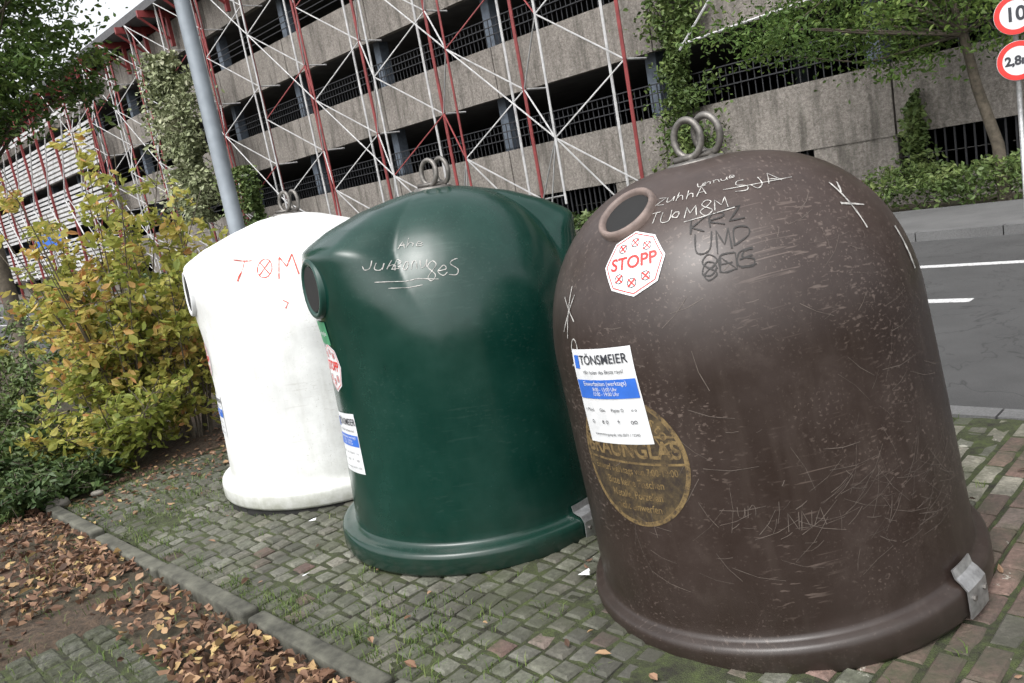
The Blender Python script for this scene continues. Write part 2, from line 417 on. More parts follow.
        return mesh(name,V,F,mat,par)
def spline(ctrl):
    pts=[]; kk=len(ctrl)
    for j in range(kk-1):
        p0=ctrl[max(0,j-1)];p1=ctrl[j];p2=ctrl[j+1];p3=ctrl[min(kk-1,j+2)]
        for q in range(5):
            t=q/5; t2=t*t;t3=t2*t
            pts.append(tuple(.5*((2*p1[d])+(-p0[d]+p2[d])*t+(2*p0[d]-5*p1[d]+4*p2[d]-p3[d])*t2+(-p0[d]+3*p1[d]-3*p2[d]+p3[d])*t3) for d in (0,1)))
    pts.append(ctrl[-1]); return pts
OV=[(.5+.4*math.cos(t*.7),.5+.48*math.sin(t*.7)) for t in range(10)]
GL={'A':[[(0,0),(.5,1),(1,0)],[(.2,.4),(.85,.35)]],'K':[[(0,0),(.05,1)],[(.9,1),(.05,.45),(.9,0)]],'R':[[(0,0),(.05,1),(.7,.95),(.75,.6),(.05,.5),(.9,0)]],'Z':[[(0,1),(.9,.95),(.05,.05),(1,0)]],
'U':[[(0,1),(.05,.2),(.5,0),(.9,.2),(.95,1)]],'M':[[(0,0),(.1,1),(.5,.3),(.9,1),(1,0)]],'D':[[(0,0),(.05,1),(.8,.8),(.9,.3),(0,0)]],'S':[[(.9,.9),(.4,1),(.1,.7),(.8,.4),(.7,.05),(0,.1)]],
'T':[[(0,1),(1,.95)],[(.5,1),(.45,0)]],'O':[OV],'N':[[(0,0),(.05,1),(.9,0),(.95,1)]],'E':[[(.9,1),(.05,.9),(.0,.05),(.9,0)],[(0,.5),(.7,.5)]],'J':[[(.8,1),(.75,.1),(.3,-.1),(0,.3)]],'h':[[(0,0),(.1,1.3)],[(.05,.3),(.4,.7),(.7,.5),(.75,0)]],
'o':[[(a*.8,b*.7) for a,b in OV]],'e':[[(.1,.35),(.8,.4),(.6,.7),(.2,.6),(.1,.2),(.5,0),(.9,.15)]],'n':[[(0,0),(.05,.7)],[(.05,.4),(.4,.7),(.7,.5),(.75,0)]],'u':[[(0,.7),(.1,.1),(.5,0),(.75,.3),(.8,.7),(.85,0)]],'8':[[(.5,.5),(.9,.8),(.5,1.1),(.1,.8),(.9,.2),(.5,-.1),(.1,.2),(.5,.5)]],'B':[[(0,0),(.05,1),(.7,.8),(.1,.5),(.85,.3),(0,0)]]}
def write(txt,seed,lw,lh,slant=.15,jit=.08):
    r=random.Random(seed); out=[]; x=-len(txt)*lw*1.15/2; base=0
    for ch in txt:
        base=r.uniform(-.12,.12)*lh
        if ch!=' ':
            hsc=r.uniform(.85,1.2)
            for ln in GL.get(ch,GL['n']):
                ct=[(x+lw*(a+r.uniform(-jit,jit))+slant*lh*b,base+lh*hsc*(b-.5+r.uniform(-jit,jit))) for a,b in ln]
                out.append(spline(ct) if len(ct)>2 and ch not in 'AKZNMT' else ct)
        x+=lw*1.15
    return out
def torus(bt,c,axis,R_,r_,n=28,m=8,sq=1.0):
    axis=Vector(axis).normalized(); up=Vector((0,0,1)); a=axis.cross(up); 
    if a.length<.05: a=axis.cross(Vector((1,0,0)))
    a.normalize(); c2=a.cross(axis); base=len(bt.v); c=Vector(c)
    for i in range(n):
        t=2*math.pi*i/n; d=a*math.cos(t)+c2*math.sin(t)*sq; dd=d.normalized()
        for j in range(m):
            q=2*math.pi*j/m; bt.v.append(tuple(c+d*R_+(dd*math.cos(q)+axis*math.sin(q))*r_))
    for i in range(n):
        for j in range(m): bt.f.append((base+i*m+j,base+((i+1)%n)*m+j,base+((i+1)%n)*m+(j+1)%m,base+i*m+(j+1)%m))
def hook(par,top,az,sc_=1.0,turn=(.75,.55)):
    b=Batch(); dx,dy=math.cos(az),math.sin(az)
    n=32
    V=[];
    for r_,z in ((.10,-.012),(.10,.006),(.09,.011),(.0,.013)):
        for i in range(n): V.append((r_*sc_*math.cos(6.2832*i/n),r_*sc_*math.sin(6.2832*i/n),top+z-.006))
    F=[(j*n+i,j*n+(i+1)%n,(j+1)*n+(i+1)%n,(j+1)*n+i) for j in range(3) for i in range(n)]
    b.add(V,F)
    for sg,tl in ((-1,turn[0]),(1,turn[1])):
        c=Vector((dx*.034*sg*sc_+.025,dy*.034*sg*sc_,top+.078*sc_))
        torus(b,c,(-dy+tl*dx,dx+tl*dy,.06*sg),.052*sc_,.0125*sc_,32,8,1.22)
        b.tube([c-Vector((0,0,.06*sc_)),c-Vector((0,0,.085*sc_))],.018*sc_,8)
    b.tube([Vector((-dx*.075,-dy*.075,top+.016)),Vector((dx*.075,dy*.075,top+.016))],.011*sc_,8)
    return b.done("lifting_hook",m_dmetal,par,smooth=True)
def inlet(par,c,nrm,R_,mat,prof=None):
    nrm=Vector(nrm).normalized(); a=nrm.cross(Vector((0,0,1))).normalized(); b_=a.cross(nrm)
    n=48; V=[];F=[]
    prof=prof or [(1.03,-.05),(1.03,.014),(.985,.026),(.9,.028),(.83,.02),(.79,.0),(.78,-.05)]
    for (r,h) in prof:
        for i in range(n):
            t=6.28318*i/n; V.append(c+(a*math.cos(t)+b_*math.sin(t))*r*R_+nrm*h)
    for j in range(len(prof)-1):
        for i in range(n): F.append((j*n+i,j*n+(i+1)%n,(j+1)*n+(i+1)%n,(j+1)*n+i))
    mesh("inlet_rim",V,F,mat,par,True)
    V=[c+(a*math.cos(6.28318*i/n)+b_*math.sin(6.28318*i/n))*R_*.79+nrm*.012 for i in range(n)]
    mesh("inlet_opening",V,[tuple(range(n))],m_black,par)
def bracket(bn,par,phi,rimR=.735):
    V=[];F=[]; n=8
    prof=[(rimR+.006,.005),(rimR+.008,.03),(rimR+.008,.10),(rimR-.01,.122),(bn.p[0,0]+.02,.135),(bn.p[0,0]+.012,.165)]
    for i in range(n+1):
        ph=phi+(i/n-.5)*.17
        for (r,z) in prof: V.append((r*math.cos(ph),r*math.sin(ph),z))
    m=len(prof)
    for i in range(n):
        for j in range(m-1): F.append((i*m+j,(i+1)*m+j,(i+1)*m+j+1,i*m+j+1))
    o=mesh("lid_bracket",V,F,m_metal,par); md=o.modifiers.new("s",'SOLIDIFY'); md.thickness=.006; md.offset=1
    b=Batch()
    for s_ in (-.05,.05):
        ph=phi+s_; b.tube([Vector(((rimR+.005)*math.cos(ph),(rimR+.005)*math.sin(ph),.07)),Vector(((rimR+.022)*math.cos(ph),(rimR+.022)*math.sin(ph),.07))],.010,6)
    b.done("bracket_bolts",m_dmetal,par)
rad=math.radians
def label(bn,par,phi,z,w_,h_,rot):
    bn.rect("label",phi,z,w_,h_,m_lab,par,rot,.003)
    bn.rect("label_band",phi,z,w_*.96,h_*.2,m_blue,par,rot,.005,0,.08*h_)
    bn.rect("label_logo",phi,z,w_*.09,h_*.14,m_blue,par,rot,.005,-w_*.41,.37*h_)
    T=lambda t,sz,dy,m,dx=0,bold=0: bn.text("label_text",t,phi,z,sz*h_,m,par,rot,.0065,dx*w_,dy*h_,bold=bold)
    T("TÖNSMEIER",.135,.385,m_txt,.05,.012); T("Wir holen das Beste raus!",.058,.26,m_txt,.02)
    T("Einwurfzeiten (werktags)",.065,.14,m_lab); T("8:00 - 13:00 Uhr",.055,.08,m_lab); T("15:00 - 19:00 Uhr",.055,.03,m_lab)
    for i,t in enumerate(["+ Pfand","Glas","Papier D","o o"]): T(t,.05,-.14,m_txt,-.36+.24*i)
    for i,t in enumerate(["o","e o","+","oo"]): T(t,.08,-.26,m_txt,-.34+.22*i)
    T("www.entsorgung.de  info 0571 / 12345",.042,-.4,m_txt)
def stopp(bn,par,phi,z,r_,rot):
    bn.disc("sticker",phi,z,0,r_,m_lab,par,.003,True,rot)
    bn.disc("sticker_border",phi,z,r_*.9,r_*.93,m_red,par,.0045,True,rot)
    bn.text("sticker_text","STOPP",phi,z,r_*.52,m_red,par,rot,.005,0,0,bold=.02)
    for dx,dy in ((-.42,.45),(.0,.6),(.42,.45),(-.42,-.45),(0,-.6),(.42,-.45)):
        bn.disc("sticker_ring",phi,z,r_*.12,r_*.14,m_txt,par,.005,dx=dx*r_,dy=dy*r_)
        q=r_*.11
        bn.strokes("sticker_cross",phi,z,[[(dx*r_-q,dy*r_-q),(dx*r_+q,dy*r_+q)],[(dx*r_-q,dy*r_+q),(dx*r_+q,dy*r_-q)]],m_red,par,.0045,.0055)
# --- brown
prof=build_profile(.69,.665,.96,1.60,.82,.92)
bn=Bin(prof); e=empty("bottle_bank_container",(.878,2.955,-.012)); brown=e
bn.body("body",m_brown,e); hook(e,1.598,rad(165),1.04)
ph=rad(219); s0=bn.s_at(1.495); inlet(e,bn.P(ph,s0)-bn.N(ph,s0)*.010,bn.N(ph,s0),.106,m_dkbrown)
stopp(bn,e,rad(229),1.355,.112,rad(4))
label(bn,e,rad(215),.945,.30,.325,rad(3))
cz=.725; cp=rad(218)
bn.disc("print_fill",cp,cz,0,.216,m_worn,e,.0009)
bn.disc("print_ring",cp,cz,.214,.230,m_och,e,.0014)
bn.disc("print_ring",cp,cz,.152,.157,m_och,e,.0014,a0=.25,a1=math.pi-.25)
bn.text("print_text","Initiative Rohstoff",cp,cz,.055,m_och,e,0,.0018,arc=(.187,math.pi/2,.15),bold=.01)
bn.text("print_text","BRAUNGLAS",cp,cz,.082,m_och,e,0,.0018,0,.04,sx=.9,bold=.03)
bn.rect("print_bar",cp,cz,.42,.008,m_och,e,0,.0016,0,.088)
bn.rect("print_bar",cp,cz,.43,.008,m_och,e,0,.0016,0,-.005)
for i,t in enumerate(["Einwurf werktags von 7:00-19:00","Bitte keine Flaschen","Metalle, Porzellan","nicht einwerfen"]):
    bn.text("print_text",t,cp,cz,.038 if i else .034,m_och,e,0,.0018,0,-.035-.043*i,sx=.82,bold=.01)
bn.strokes("scratches",rad(246),1.51,write("ZuhhA",3,.028,.035),m_wscr,e,.0028)
bn.strokes("scratches",rad(264),1.53,write("unnue",5,.022,.026),m_wscr,e,.0025)
bn.strokes("scratches",rad(240),1.465,write("TUo",6,.032,.04),m_wscr,e,.003)
bn.strokes("scratches",rad(256),1.465,write("M8M",7,.040,.045)+[[(-.07,-.04),(.08,-.03)]],m_wscr,e,.003)
bn.strokes("scratches",rad(280),1.50,write("SJA",8,.045,.05)+[[(-.11,.0),(.11,-.03)]],m_wscr,e,.003)
bn.strokes("scratches",rad(259),1.425,write("KRZ",21,.05,.05),m_dscr,e,.006)
bn.strokes("scratches",rad(259),1.365,write("UMD",24,.05,.06),m_dscr,e,.005)
bn.strokes("scratches",rad(259),1.30,write("8ES",25,.05,.055)+write("ONE",28,.05,.055),m_dscr,e,.0045)
bn.strokes("scratches",rad(199),1.22,[[(0,-.09),(.01,.09)],[(-.04,.05),(.05,-.03)],[(.04,.06),(-.03,-.07)]],m_wscr,e,.005)
bn.strokes("scratches",rad(203),1.10,[[(.02*math.cos(t*.5),.035*math.sin(t*.5)) for t in range(14)],[(-.03,-.06),(.03,-.03)]],m_wscr,e,.005)
bn.strokes("scratches",rad(308),1.36,[[(-.02,-.09),(0,.1)],[(-.05,.015),(.05,-.02)],[(.0,.05),(.04,.09)]],m_wscr,e,.008)
bn.strokes("scratches",rad(322),1.2,[[(0,-.1),(.01,.05)]],m_wscr,e,.018)
rr=random.Random(5)
for i in range(200):
    p=rad(rr.choice([rr.uniform(210,330),rr.uniform(270,325)])); z=rr.choice([rr.uniform(.3,1.4),rr.uniform(.35,.6)]); L=rr.uniform(.02,.18); an=rr.gauss(.2,.9)
    bn.strokes("scratches",p,z,[[(0,0),(L*.5*math.cos(an),L*.5*math.sin(an)),(L*math.cos(an+.1),L*math.sin(an+.1))]],m_scr,e,rr.uniform(.0007,.0024),.0012)
bn.strokes("scratches",rad(264),.50,write("NNA",33,.035,.05),m_scr,e,.0024,.0012)
bn.strokes("scratches",rad(250),.56,write("un",34,.03,.045),m_scr,e,.0018,.0012)
bracket(bn,e,rad(307))
e.rotation_euler=(0,rad(-4.4),0); e.scale=(.982,.982,.995)
# --- green / white
def hoodprof(prof,Rh,zh,top):
    d=np.r_[0,np.cumsum(np.hypot(*np.diff(prof,axis=0).T))]; d/=d[-1]
    key=[(0,prof[0,0],prof[0,1]),(.28,.655,.66),(.42,.658,1.0),(.56,Rh-.002,1.27),(.655,Rh,zh-.015),(.675,Rh-.02,zh+.012),(.74,Rh*.8,zh+.08),(.82,Rh*.54,zh+.15),(.91,Rh*.27,top-.02),(1,0,top)]
    k_=np.array(key); return np.stack([np.interp(d,k_[:,0],k_[:,1]),np.interp(d,k_[:,0],k_[:,2])],1)
def igloo(name,loc,body,rim,top,tilt,az,scl,rimR=.735):
    prof=build_profile(.668,.655,.95,top,.86,.95); hp=hoodprof(prof,.69,1.485,top)
    bn=Bin(prof,hp,az); e=empty(name,loc); bn.body("body",body,e,rimR); hook(e,top,rad(170),.95)
    for hh in (0,math.pi):
        a=az+hh; s0=.585*bn.S
        p=bn.P(a,s0); nn=Vector((math.cos(a),math.sin(a),.02))
        inlet(e,p-nn*.006,nn,.135,rim,[(1.06,-.05),(1.04,.010),(.98,.018),(.88,.016),(.82,.006),(.78,.0),(.73,-.05)])
    e.rotation_euler=tilt; e.scale=scl; return bn,e
bn,e=igloo("bottle_bank_container",(-.295,4.05,-.008),m_green,m_dkgreen,1.70,(0,rad(1.8),0),rad(208),(.975,.975,.985),.745)
label(bn,e,rad(209),.60,.24,.30,rad(4)); stopp(bn,e,rad(207),.93,.1,0)
bn.rect("label",rad(206),1.08,.13,.11,m_gsign,e,0,.004)
bn.text("label_text","Grünglas",rad(206),1.08,.03,m_lab,e,0,.007)
bn.strokes("scratches",rad(246),1.375,write("Juh",41,.036,.04),m_wscr,e,.003)
bn.strokes("scratches",rad(258),1.385,write("Bonu",42,.034,.055),m_wscr,e,.0032)
bn.strokes("scratches",rad(272),1.35,write("8eS",43,.042,.07),m_wscr,e,.0032)
bn.strokes("scratches",rad(257),1.325,[[(-.13,-.02),(.04,-.005),(.13,-.02)],[(-.08,-.045),(.06,-.035)]],m_wscr,e,.003)
bn.strokes("scratches",rad(258),1.47,write("Ahe",44,.036,.035),m_wscr,e,.0028)
bracket(bn,e,rad(314),.745)
bn,e=igloo("bottle_bank_container",(-1.285,5.20,.02),m_white,m_lab,1.715,(0,rad(2.0),0),rad(206),(.965,.965,.975))
T_=[[(-.2,.07),(-.09,.06)],[(-.145,.065),(-.15,-.07)],[(.0+.045*math.cos(t*.4),.06*math.sin(t*.4)) for t in range(17)],[(-.03,-.04),(.03,.04)],[(-.03,.04),(.03,-.04)],[(.08,-.08),(.09,.06),(.13,-.01),(.17,.07),(.19,-.07)]]
bn.strokes("graffiti",rad(263),1.42,T_,m_rscr,e,.008)
bn.strokes("graffiti",rad(273),1.21,[[(-.01,.02),(.02,.0),(.0,-.03)]],m_rscr,e,.008)
label(bn,e,rad(205),.58,.22,.28,0); stopp(bn,e,rad(204),.9,.09,0)
b=Batch(); b.tube([(0,0,-.06),(0,0,.004)],[.72,.71],64); b.done("base_ring",m_rubber,e)
# ---------------- litter leaves
m_fall=leafmat("fallen_leaves",[(0,(.06,.036,.025)),(.35,(.14,.078,.05)),(.6,(.21,.12,.076)),(.82,(.30,.19,.12)),(.95,(.38,.25,.12)),(1,(.42,.33,.14))],.1,.75)
pts=[]
while len(pts)<5200:
    u_=1.22-abs(rng.normal(0,.8)); v_=rng.uniform(1.8,9)
    d=noise.noise(Vector((u_*.9,v_*.9,2)))
    if v_<4.0 and u_<.86 and random.random()>.07: continue
    if random.random()<.42+d*1.5: pts.append(tuple(W(u_,v_,.010+.025*random.random())))
leafmesh("fallen_leaves",pts,[.045]*len(pts),m_fall,.6,.6,fold=.3)
pts=[tuple(W(1.22-.36*random.random(),rng.uniform(1.8,4.2),.01+.02*random.random())) for _ in range(480)]
leafmesh("fallen_leaves",pts,[.045]*len(pts),m_fall,.6,.6,fold=.3)
pts=[tuple(W(rng.uniform(1.4,4.4),rng.uniform(-.5,6.2),.016)) for _ in range(130)]
leafmesh("fallen_leaves",pts,[.042]*len(pts),m_fall,.85,.6)
pts=[tuple(W(rng.uniform(1.3,3.2),rng.normal(6.2,.4),.015)) for _ in range(560)]
leafmesh("fallen_leaves",pts,[.042]*len(pts),m_fall,.8,.6)
m_grass=leafmat("grass_blades",[(0,(.04,.07,.015)),(.6,(.08,.13,.025)),(1,(.15,.18,.06))],0)
def grass(name,spots,hh=.07):
    V=[];F=[];A=[]
    for (u_,v_,n_,sp) in spots:
        for _ in range(n_):
            p=W(u_+random.gauss(0,sp),v_+random.gauss(0,sp),-.01); t=random.random()*6.28; L=hh*random.uniform(.3,1.2)
            d=Vector((math.cos(t),math.sin(t),0)); q=Vector((-d.y,d.x,0))*.002
            b0=len(V); V+=[p-q,p+q,p+d*L*.25+Vector((0,0,L*.7))+q*.7,p+d*L*.25+Vector((0,0,L*.7))-q*.7,p+d*L*.8+Vector((0,0,L*.85))]
            F+=[(b0,b0+1,b0+2,b0+3),(b0+3,b0+2,b0+4)]; r=random.random(); A+=[r,r]
    o=mesh(name,V,F,m_grass); at=o.data.attributes.new('rnd','FLOAT','FACE'); at.data.foreach_set('value',A)
sp=[]
for _ in range(110):
    v_=random.uniform(1.0,6.3); sp.append((1.36+abs(random.gauss(0,.05)),v_,14,.025))
for _ in range(220): sp.append((random.uniform(1.4,4.4),random.uniform(-.5,6.3),7,.015))
for _ in range(90): sp.append((random.gauss(1.75,.3),random.gauss(5.5,.5),22,.05))
for _ in range(35): sp.append((random.gauss(1.6,.14),random.gauss(2.6,.35),22,.04))
for _ in range(160): sp.append((random.uniform(-1,1.2),random.uniform(2,7),12,.05))
grass("grass",sp,.045)
# ---------------- tree builder
m_bark=simple("bark",(.09,.075,.055),.9,0,.4,12,.8)
def tree(name,base,trunk,crown,leafm,nclump,perclump,lsize,spread,rt=.09,ellip=(1,1,.8)):
    e=empty(name,base); b=Batch(); base=Vector(base)
    tp=[base+Vector(p) for p in trunk]; b.tube(tp,[rt*(1-.6*i/(len(tp)-1)) for i in range(len(tp))],9)
    cc=base+Vector(crown[0]); cr_=crown[1]; pts=[];tones=[]
    clumps=[]
    for i in range(nclump):
        while True:
            q=Vector((random.uniform(-1,1),random.uniform(-1,1),random.uniform(-1,1)))
            if .35<q.length<1: break
        p=cc+Vector((q.x*cr_[0],q.y*cr_[1],q.z*cr_[2]))*(1+.25*noise.noise(q*2.3))
        clumps.append(p)
    for i,p in enumerate(clumps):
        s=tp[random.randrange(len(tp)//2,len(tp))]
        mid=s.lerp(p,.5)+Vector((random.gauss(0,.12),random.gauss(0,.12),random.gauss(.1,.12)))*cr_[0]*.5
        if i%2==0: b.tube([s,mid,p],[rt*.28,rt*.16,rt*.05],5)
        tone=.5+.35*noise.noise(p*.9)+random.uniform(-.15,.15)
        sg=spread*random.uniform(.6,1.3)
        P_=rng.normal(0,1,(perclump,3))*np.array([sg*ellip[0],sg*ellip[1],sg*ellip[2]*.6])
        P_[:,2]-=.25*(np.hypot(P_[:,0],P_[:,1])**1.5)
        pts.append(P_+np.array(p)); tones.append(np.full(perclump,tone))
    b.done("trunk",m_bark,e,base,True)
    C=np.concatenate(pts); leafmesh("crown",C,np.full(len(C),lsize),leafm,.25,.45,e,base,tone=np.concatenate(tones))
    return e
m_leafA=leafmat("leaf_green",[(0,(.03,.06,.014)),(.5,(.08,.14,.03)),(1,(.18,.24,.06))],.25)
m_leafB=leafmat("leaf_mid",[(0,(.03,.055,.016)),(.5,(.085,.13,.036)),(1,(.17,.21,.07))],0)
m_leafD=leafmat("leaf_dark",[(0,(.02,.042,.014)),(.5,(.05,.085,.025)),(1,(.11,.14,.045))],0)
m_leafY=leafmat("leaf_yellowgreen",[(0,(.11,.15,.03)),(.35,(.25,.29,.06)),(.65,(.42,.41,.10)),(.93,(.54,.43,.13)),(1,(.5,.26,.10))],.45)
m_leafP=leafmat("leaf_pale",[(0,(.1,.12,.06)),(.5,(.22,.25,.13)),(1,(.38,.38,.26))],0)
tree("street_tree",W(14.3,3.85,0),[(0,0,0),(-.05,0,.9),(-.25,.1,1.8),(-.4,.1,2.6),(-.6,.1,3.5),(-.7,.1,4.4)],((-1.3,.3,4.05),(2.7,2.0,1.9)),m_leafA,130,160,.085,.3,.1)
tree("street_tree",(-7.35,12.5,0),[(0,0,0),(.05,0,1.5),(0,.1,3),(.1,0,4.2),(.1,.1,5.6)],((.0,0,5.6),(2.4,2.2,2.2)),m_leafA,150,160,.11,.30,.13)
def shrub(name,base,h,wd,nst,mat,perstem,lsize,spread,lean=(0,0),tonebias=.5):
    base=Vector(base); e=empty(name,base); b=Batch(); pts=[];tn=[]
    for i in range(nst):
        a=random.random()*6.28; rr_=wd*math.sqrt(random.random()); hh=h*random.uniform(.5,1.02)*(1-.25*(rr_/wd)**2)
        p0=base+Vector((math.cos(a)*.12,math.sin(a)*.12,0)); 
        def cv(t): return p0+Vector((math.cos(a)*rr_*t**1.2+lean[0]*t,math.sin(a)*rr_*t**1.2+lean[1]*t,hh*(t**.9)))
        b.tube([cv(t/6) for t in range(7)],[.010*(1-.12*t) for t in range(7)],5)
        tws=[]
        for q in range(10):
            t=random.uniform(.12,1); c=cv(t); d=Vector((random.gauss(0,1),random.gauss(0,1),random.gauss(.4,.5))).normalized()*spread*random.uniform(.6,1.3)*(1.25-t*.5)
            b.tube([c,c+d*.5+Vector((0,0,.02)),c+d],[.004,.003,.002],4); tws.append((c,d))
        tone=tonebias+random.uniform(-.25,.25)
        for _ in range(perstem):
            c,d=random.choice(tws); p=c+d*random.uniform(.15,1.1)+Vector((random.gauss(0,.035),random.gauss(0,.035),random.gauss(-.01,.03))); pts.append(tuple(p)); tn.append(tone+.12*(p.z/h-.5))
    b.done("stems",m_bark,e,base)
    leafmesh("foliage",pts,np.full(len(pts),lsize),mat,.3,.55,e,base,tone=np.array(tn))
shrub("yellow_leaved_shrub",(-3.25,6.85,0),2.8,.85,38,m_leafY,165,.078,.27,(.05,0),.64)
shrub("yellow_leaved_shrub",(-2.85,7.0,0),2.15,.6,20,m_leafY,140,.074,.24,(.05,0),.62)
shrub("yellow_leaved_shrub",(-3.25,6.45,0),.9,.7,24,m_leafY,140,.066,.26,(.05,0),.5)
for (x,y,h,w_) in ((-3.9,6.0,.5,.6),(-4.6,6.6,.7,.8),(-3.5,5.75,.3,.4),(-5.2,8.2,1.3,1.0),(-4.3,5.3,.35,.5),(-6.3,9.5,1.6,1.1)):
    shrub("dark_shrub",(x,y,0),h,w_,22,m_leafD if h<.6 else m_leafB,180,.055,.2)
for (x,y,h,w_) in ((-3.6,9.8,1.2,.8),(-4.6,11.5,1.3,1.0)): shrub("shrub",(x,y,0),h,w_,24,m_leafB,200,.06,.24)
def mass(name,u0,u1,v0,v1,z0,z1,n,mat,ls,b0=None):
    P_=[]
    T=[]
    while len(P_)<n:
        u_,v_,t=rng.uniform(u0,u1),rng.uniform(v0,v1),rng.random()
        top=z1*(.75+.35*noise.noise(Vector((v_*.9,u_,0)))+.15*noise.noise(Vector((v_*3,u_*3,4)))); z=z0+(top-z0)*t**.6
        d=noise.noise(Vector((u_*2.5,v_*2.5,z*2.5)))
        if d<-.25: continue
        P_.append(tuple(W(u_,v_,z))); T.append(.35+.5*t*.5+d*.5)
    return leafmesh(name,P_,np.full(n,ls),mat,.2,.5,tone=np.array(T))
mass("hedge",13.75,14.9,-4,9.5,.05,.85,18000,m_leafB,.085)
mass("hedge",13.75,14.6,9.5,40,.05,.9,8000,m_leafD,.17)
def vine(name,u_,vc,wd,z0,z1,n,mat,ls,depth=.35):
    P_=[];T=[]
    while len(P_)<n:
        z=rng.uniform(z0,z1); ww=wd*(.7+.6*noise.noise(Vector((z*.8,vc,0))))*min(1,.3+(z1-z)*.5); v_=vc+rng.normal(0,ww*.42); uu=u_-abs(rng.normal(0,depth*.6))
        d=noise.noise(Vector((v_*1.6,z*1.6,uu)))
        if d<-.15: continue
        P_.append(tuple(W(uu,v_,z))); T.append(.45+d*.7)
    return leafmesh(name,P_,np.full(n,ls),mat,.2,.6,tone=np.array(T))
vine("climbing_vine",15.9,10.2,1.25,1.2,8.5,8500,m_leafB,.11)
vine("climbing_vine",14.2,30.5,2.7,2.4,8.6,11000,m_leafP,.18,.9)
vine("climbing_vine",14.6,27.5,1.2,0,4.0,4000,m_leafB,.15,.7)
vine("climbing_vine",15.95,5.6,.5,.4,2.0,1200,m_leafB,.1)
# ---------------- parking garage
k=NT("exposed_aggregate"); n1=k.noise(16,4,.85); n2=k.noise(1.2,5,.7); n3=k.noise(4,4,.6,k.mapping((1,1,.15)))
c=k.mix(.6,k.ramp(n1,[(.38,(.07,.06,.052)),(.5,(.23,.205,.18)),(.62,(.42,.38,.35))]),k.ramp(n2,[(.3,(.14,.127,.112)),(.7,(.26,.24,.215))]))
c=k.mix(k.ramp(n3,[(.48,0.0),(.7,.75)]),c,(.065,.06,.05)); k.base(c,.95); k.bump(n1,.8,.03); m_agg=k.m
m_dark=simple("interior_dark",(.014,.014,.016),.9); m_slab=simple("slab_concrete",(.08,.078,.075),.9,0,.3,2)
m_col=simple("column_paint",(.12,.145,.18),.7); m_redst=simple("red_steel",(.21,.035,.035),.5,0,.25,5); m_whst=simple("white_steel",(.45,.45,.45),.5,0,.25,5)
m_rail=simple("rail_dark",(.02,.021,.024),.6); m_roof=simple("roof_sheet",(.08,.08,.085),.7)
gb=W(16,0,0); ga=empty("parking_garage",gb)
V0,V1=-14,80
pr=Batch(); st=2.7
levels=[1.25+st*i for i in range(4)]
v=V0
while v<V1:
    for z in levels: pr.box(16,16.22,v+.02,v+4.98,z,z+1.3)
    pr.box(16.02,16.2,v+.0,v+1.6,-.05,1.248)
    pr.box(16.04,16.2,v+1.6,v+5.0,-.05,.42)
    v+=5
pr.done("parapet_panels",m_agg,ga,gb)
sl=Batch()
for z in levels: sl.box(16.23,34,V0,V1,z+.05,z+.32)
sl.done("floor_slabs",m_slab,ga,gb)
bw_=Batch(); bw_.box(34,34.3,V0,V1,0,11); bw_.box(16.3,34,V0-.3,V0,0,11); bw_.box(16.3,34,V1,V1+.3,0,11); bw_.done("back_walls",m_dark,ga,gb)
cl=Batch(); v=V0+.3
while v<V1:
    for z in [-.1]+levels: cl.box(16.5,16.85,v,v+.3,z+.32,z+st+.05); cl.box(24,24.4,v,v+.4,z+.32,z+st+.05)
    v+=5
cl.done("columns",m_col,ga,gb)
rl=Batch()
for z in levels:
    for dz in (.3,.5,.7): rl.box(16.1,16.13,V0,V1,z+1.3+dz,z+1.325+dz)
v=V0
while v<30:
    rl.box(16.1,16.13,v,v+.03,.42,1.25); rl.box(16.14,16.155,v,v+.02,2.56,3.26); rl.box(16.14,16.155,v,v+.02,5.26,5.96); v+=.16
rl.done("railings",m_rail,ga,gb)
rf=Batch(); rf.box(15.0,35,V0,V1,11.0,11.22); rf.done("roof",m_roof,ga,gb)
rd=Batch(); v=V0+.1
while v<V1:
    if v>20: rd.box(15.7,15.85,v,v+.14,9.6,11.0)
    rd.box(14.6,20,v+.02,v+.14,10.72,10.98)
    if v>26: rd.tube([W(15.7,v+.08,9.9),W(14.6,v+.08,10.75)],.05,6)
    v+=2.5
rd.done("roof_steelwork",m_redst,ga,gb)
rg=Batch(); rg.box(14.86,14.98,V0,V1,10.98,11.28); rg.done("roof_gutter",m_roof,ga,gb)
fr=Batch(); fw_=Batch(); bay=3.1; v=11.2; i=0
z0s=[-.0,1.25,3.95,6.65,9.35]
while v<44:
    fr.tube([W(15.2,v,.05),W(15.2,v,11)],.045,6); fw_.tube([W(15.2,v+.42,.05),W(15.2,v+.42,11)],.035,6)
    (fr if i%2 else fw_).tube([W(14.3,v+bay*.5,1.0),W(14.3,v+bay*.5,9.4)],.03,6)
    for kz in range(1,5):
        z=z0s[kz]-.1; zn=z0s[kz]+1.25
        ap=W(14.3,v+bay*.5,zn)
        for c_ in (W(15.2,v,z),W(15.2,v+bay,z)): fw_.tube([c_,ap],.02,5)
        if kz<4:
            for jj,c_ in enumerate((W(15.2,v,z0s[kz+1]-.1),W(15.2,v+bay,z0s[kz+1]-.1))): (fr if (i+kz+jj)%3==0 else fw_).tube([c_,ap],.02,5)
            ap2=W(14.3,v+bay*1.5,z0s[kz+1]+1.25)
            if (i+kz)%2: fw_.tube([ap,ap2],.018,5)
        fw_.tube([W(15.2,v,z),W(16.0,v,z)],.025,5)
    fw_.tube([W(15.2,v,.1),W(14.3,v+bay*.5,2.5)],.02,5); fw_.tube([W(15.2,v+bay,.1),W(14.3,v+bay*.5,2.5)],.02,5)
    v+=bay; i+=1
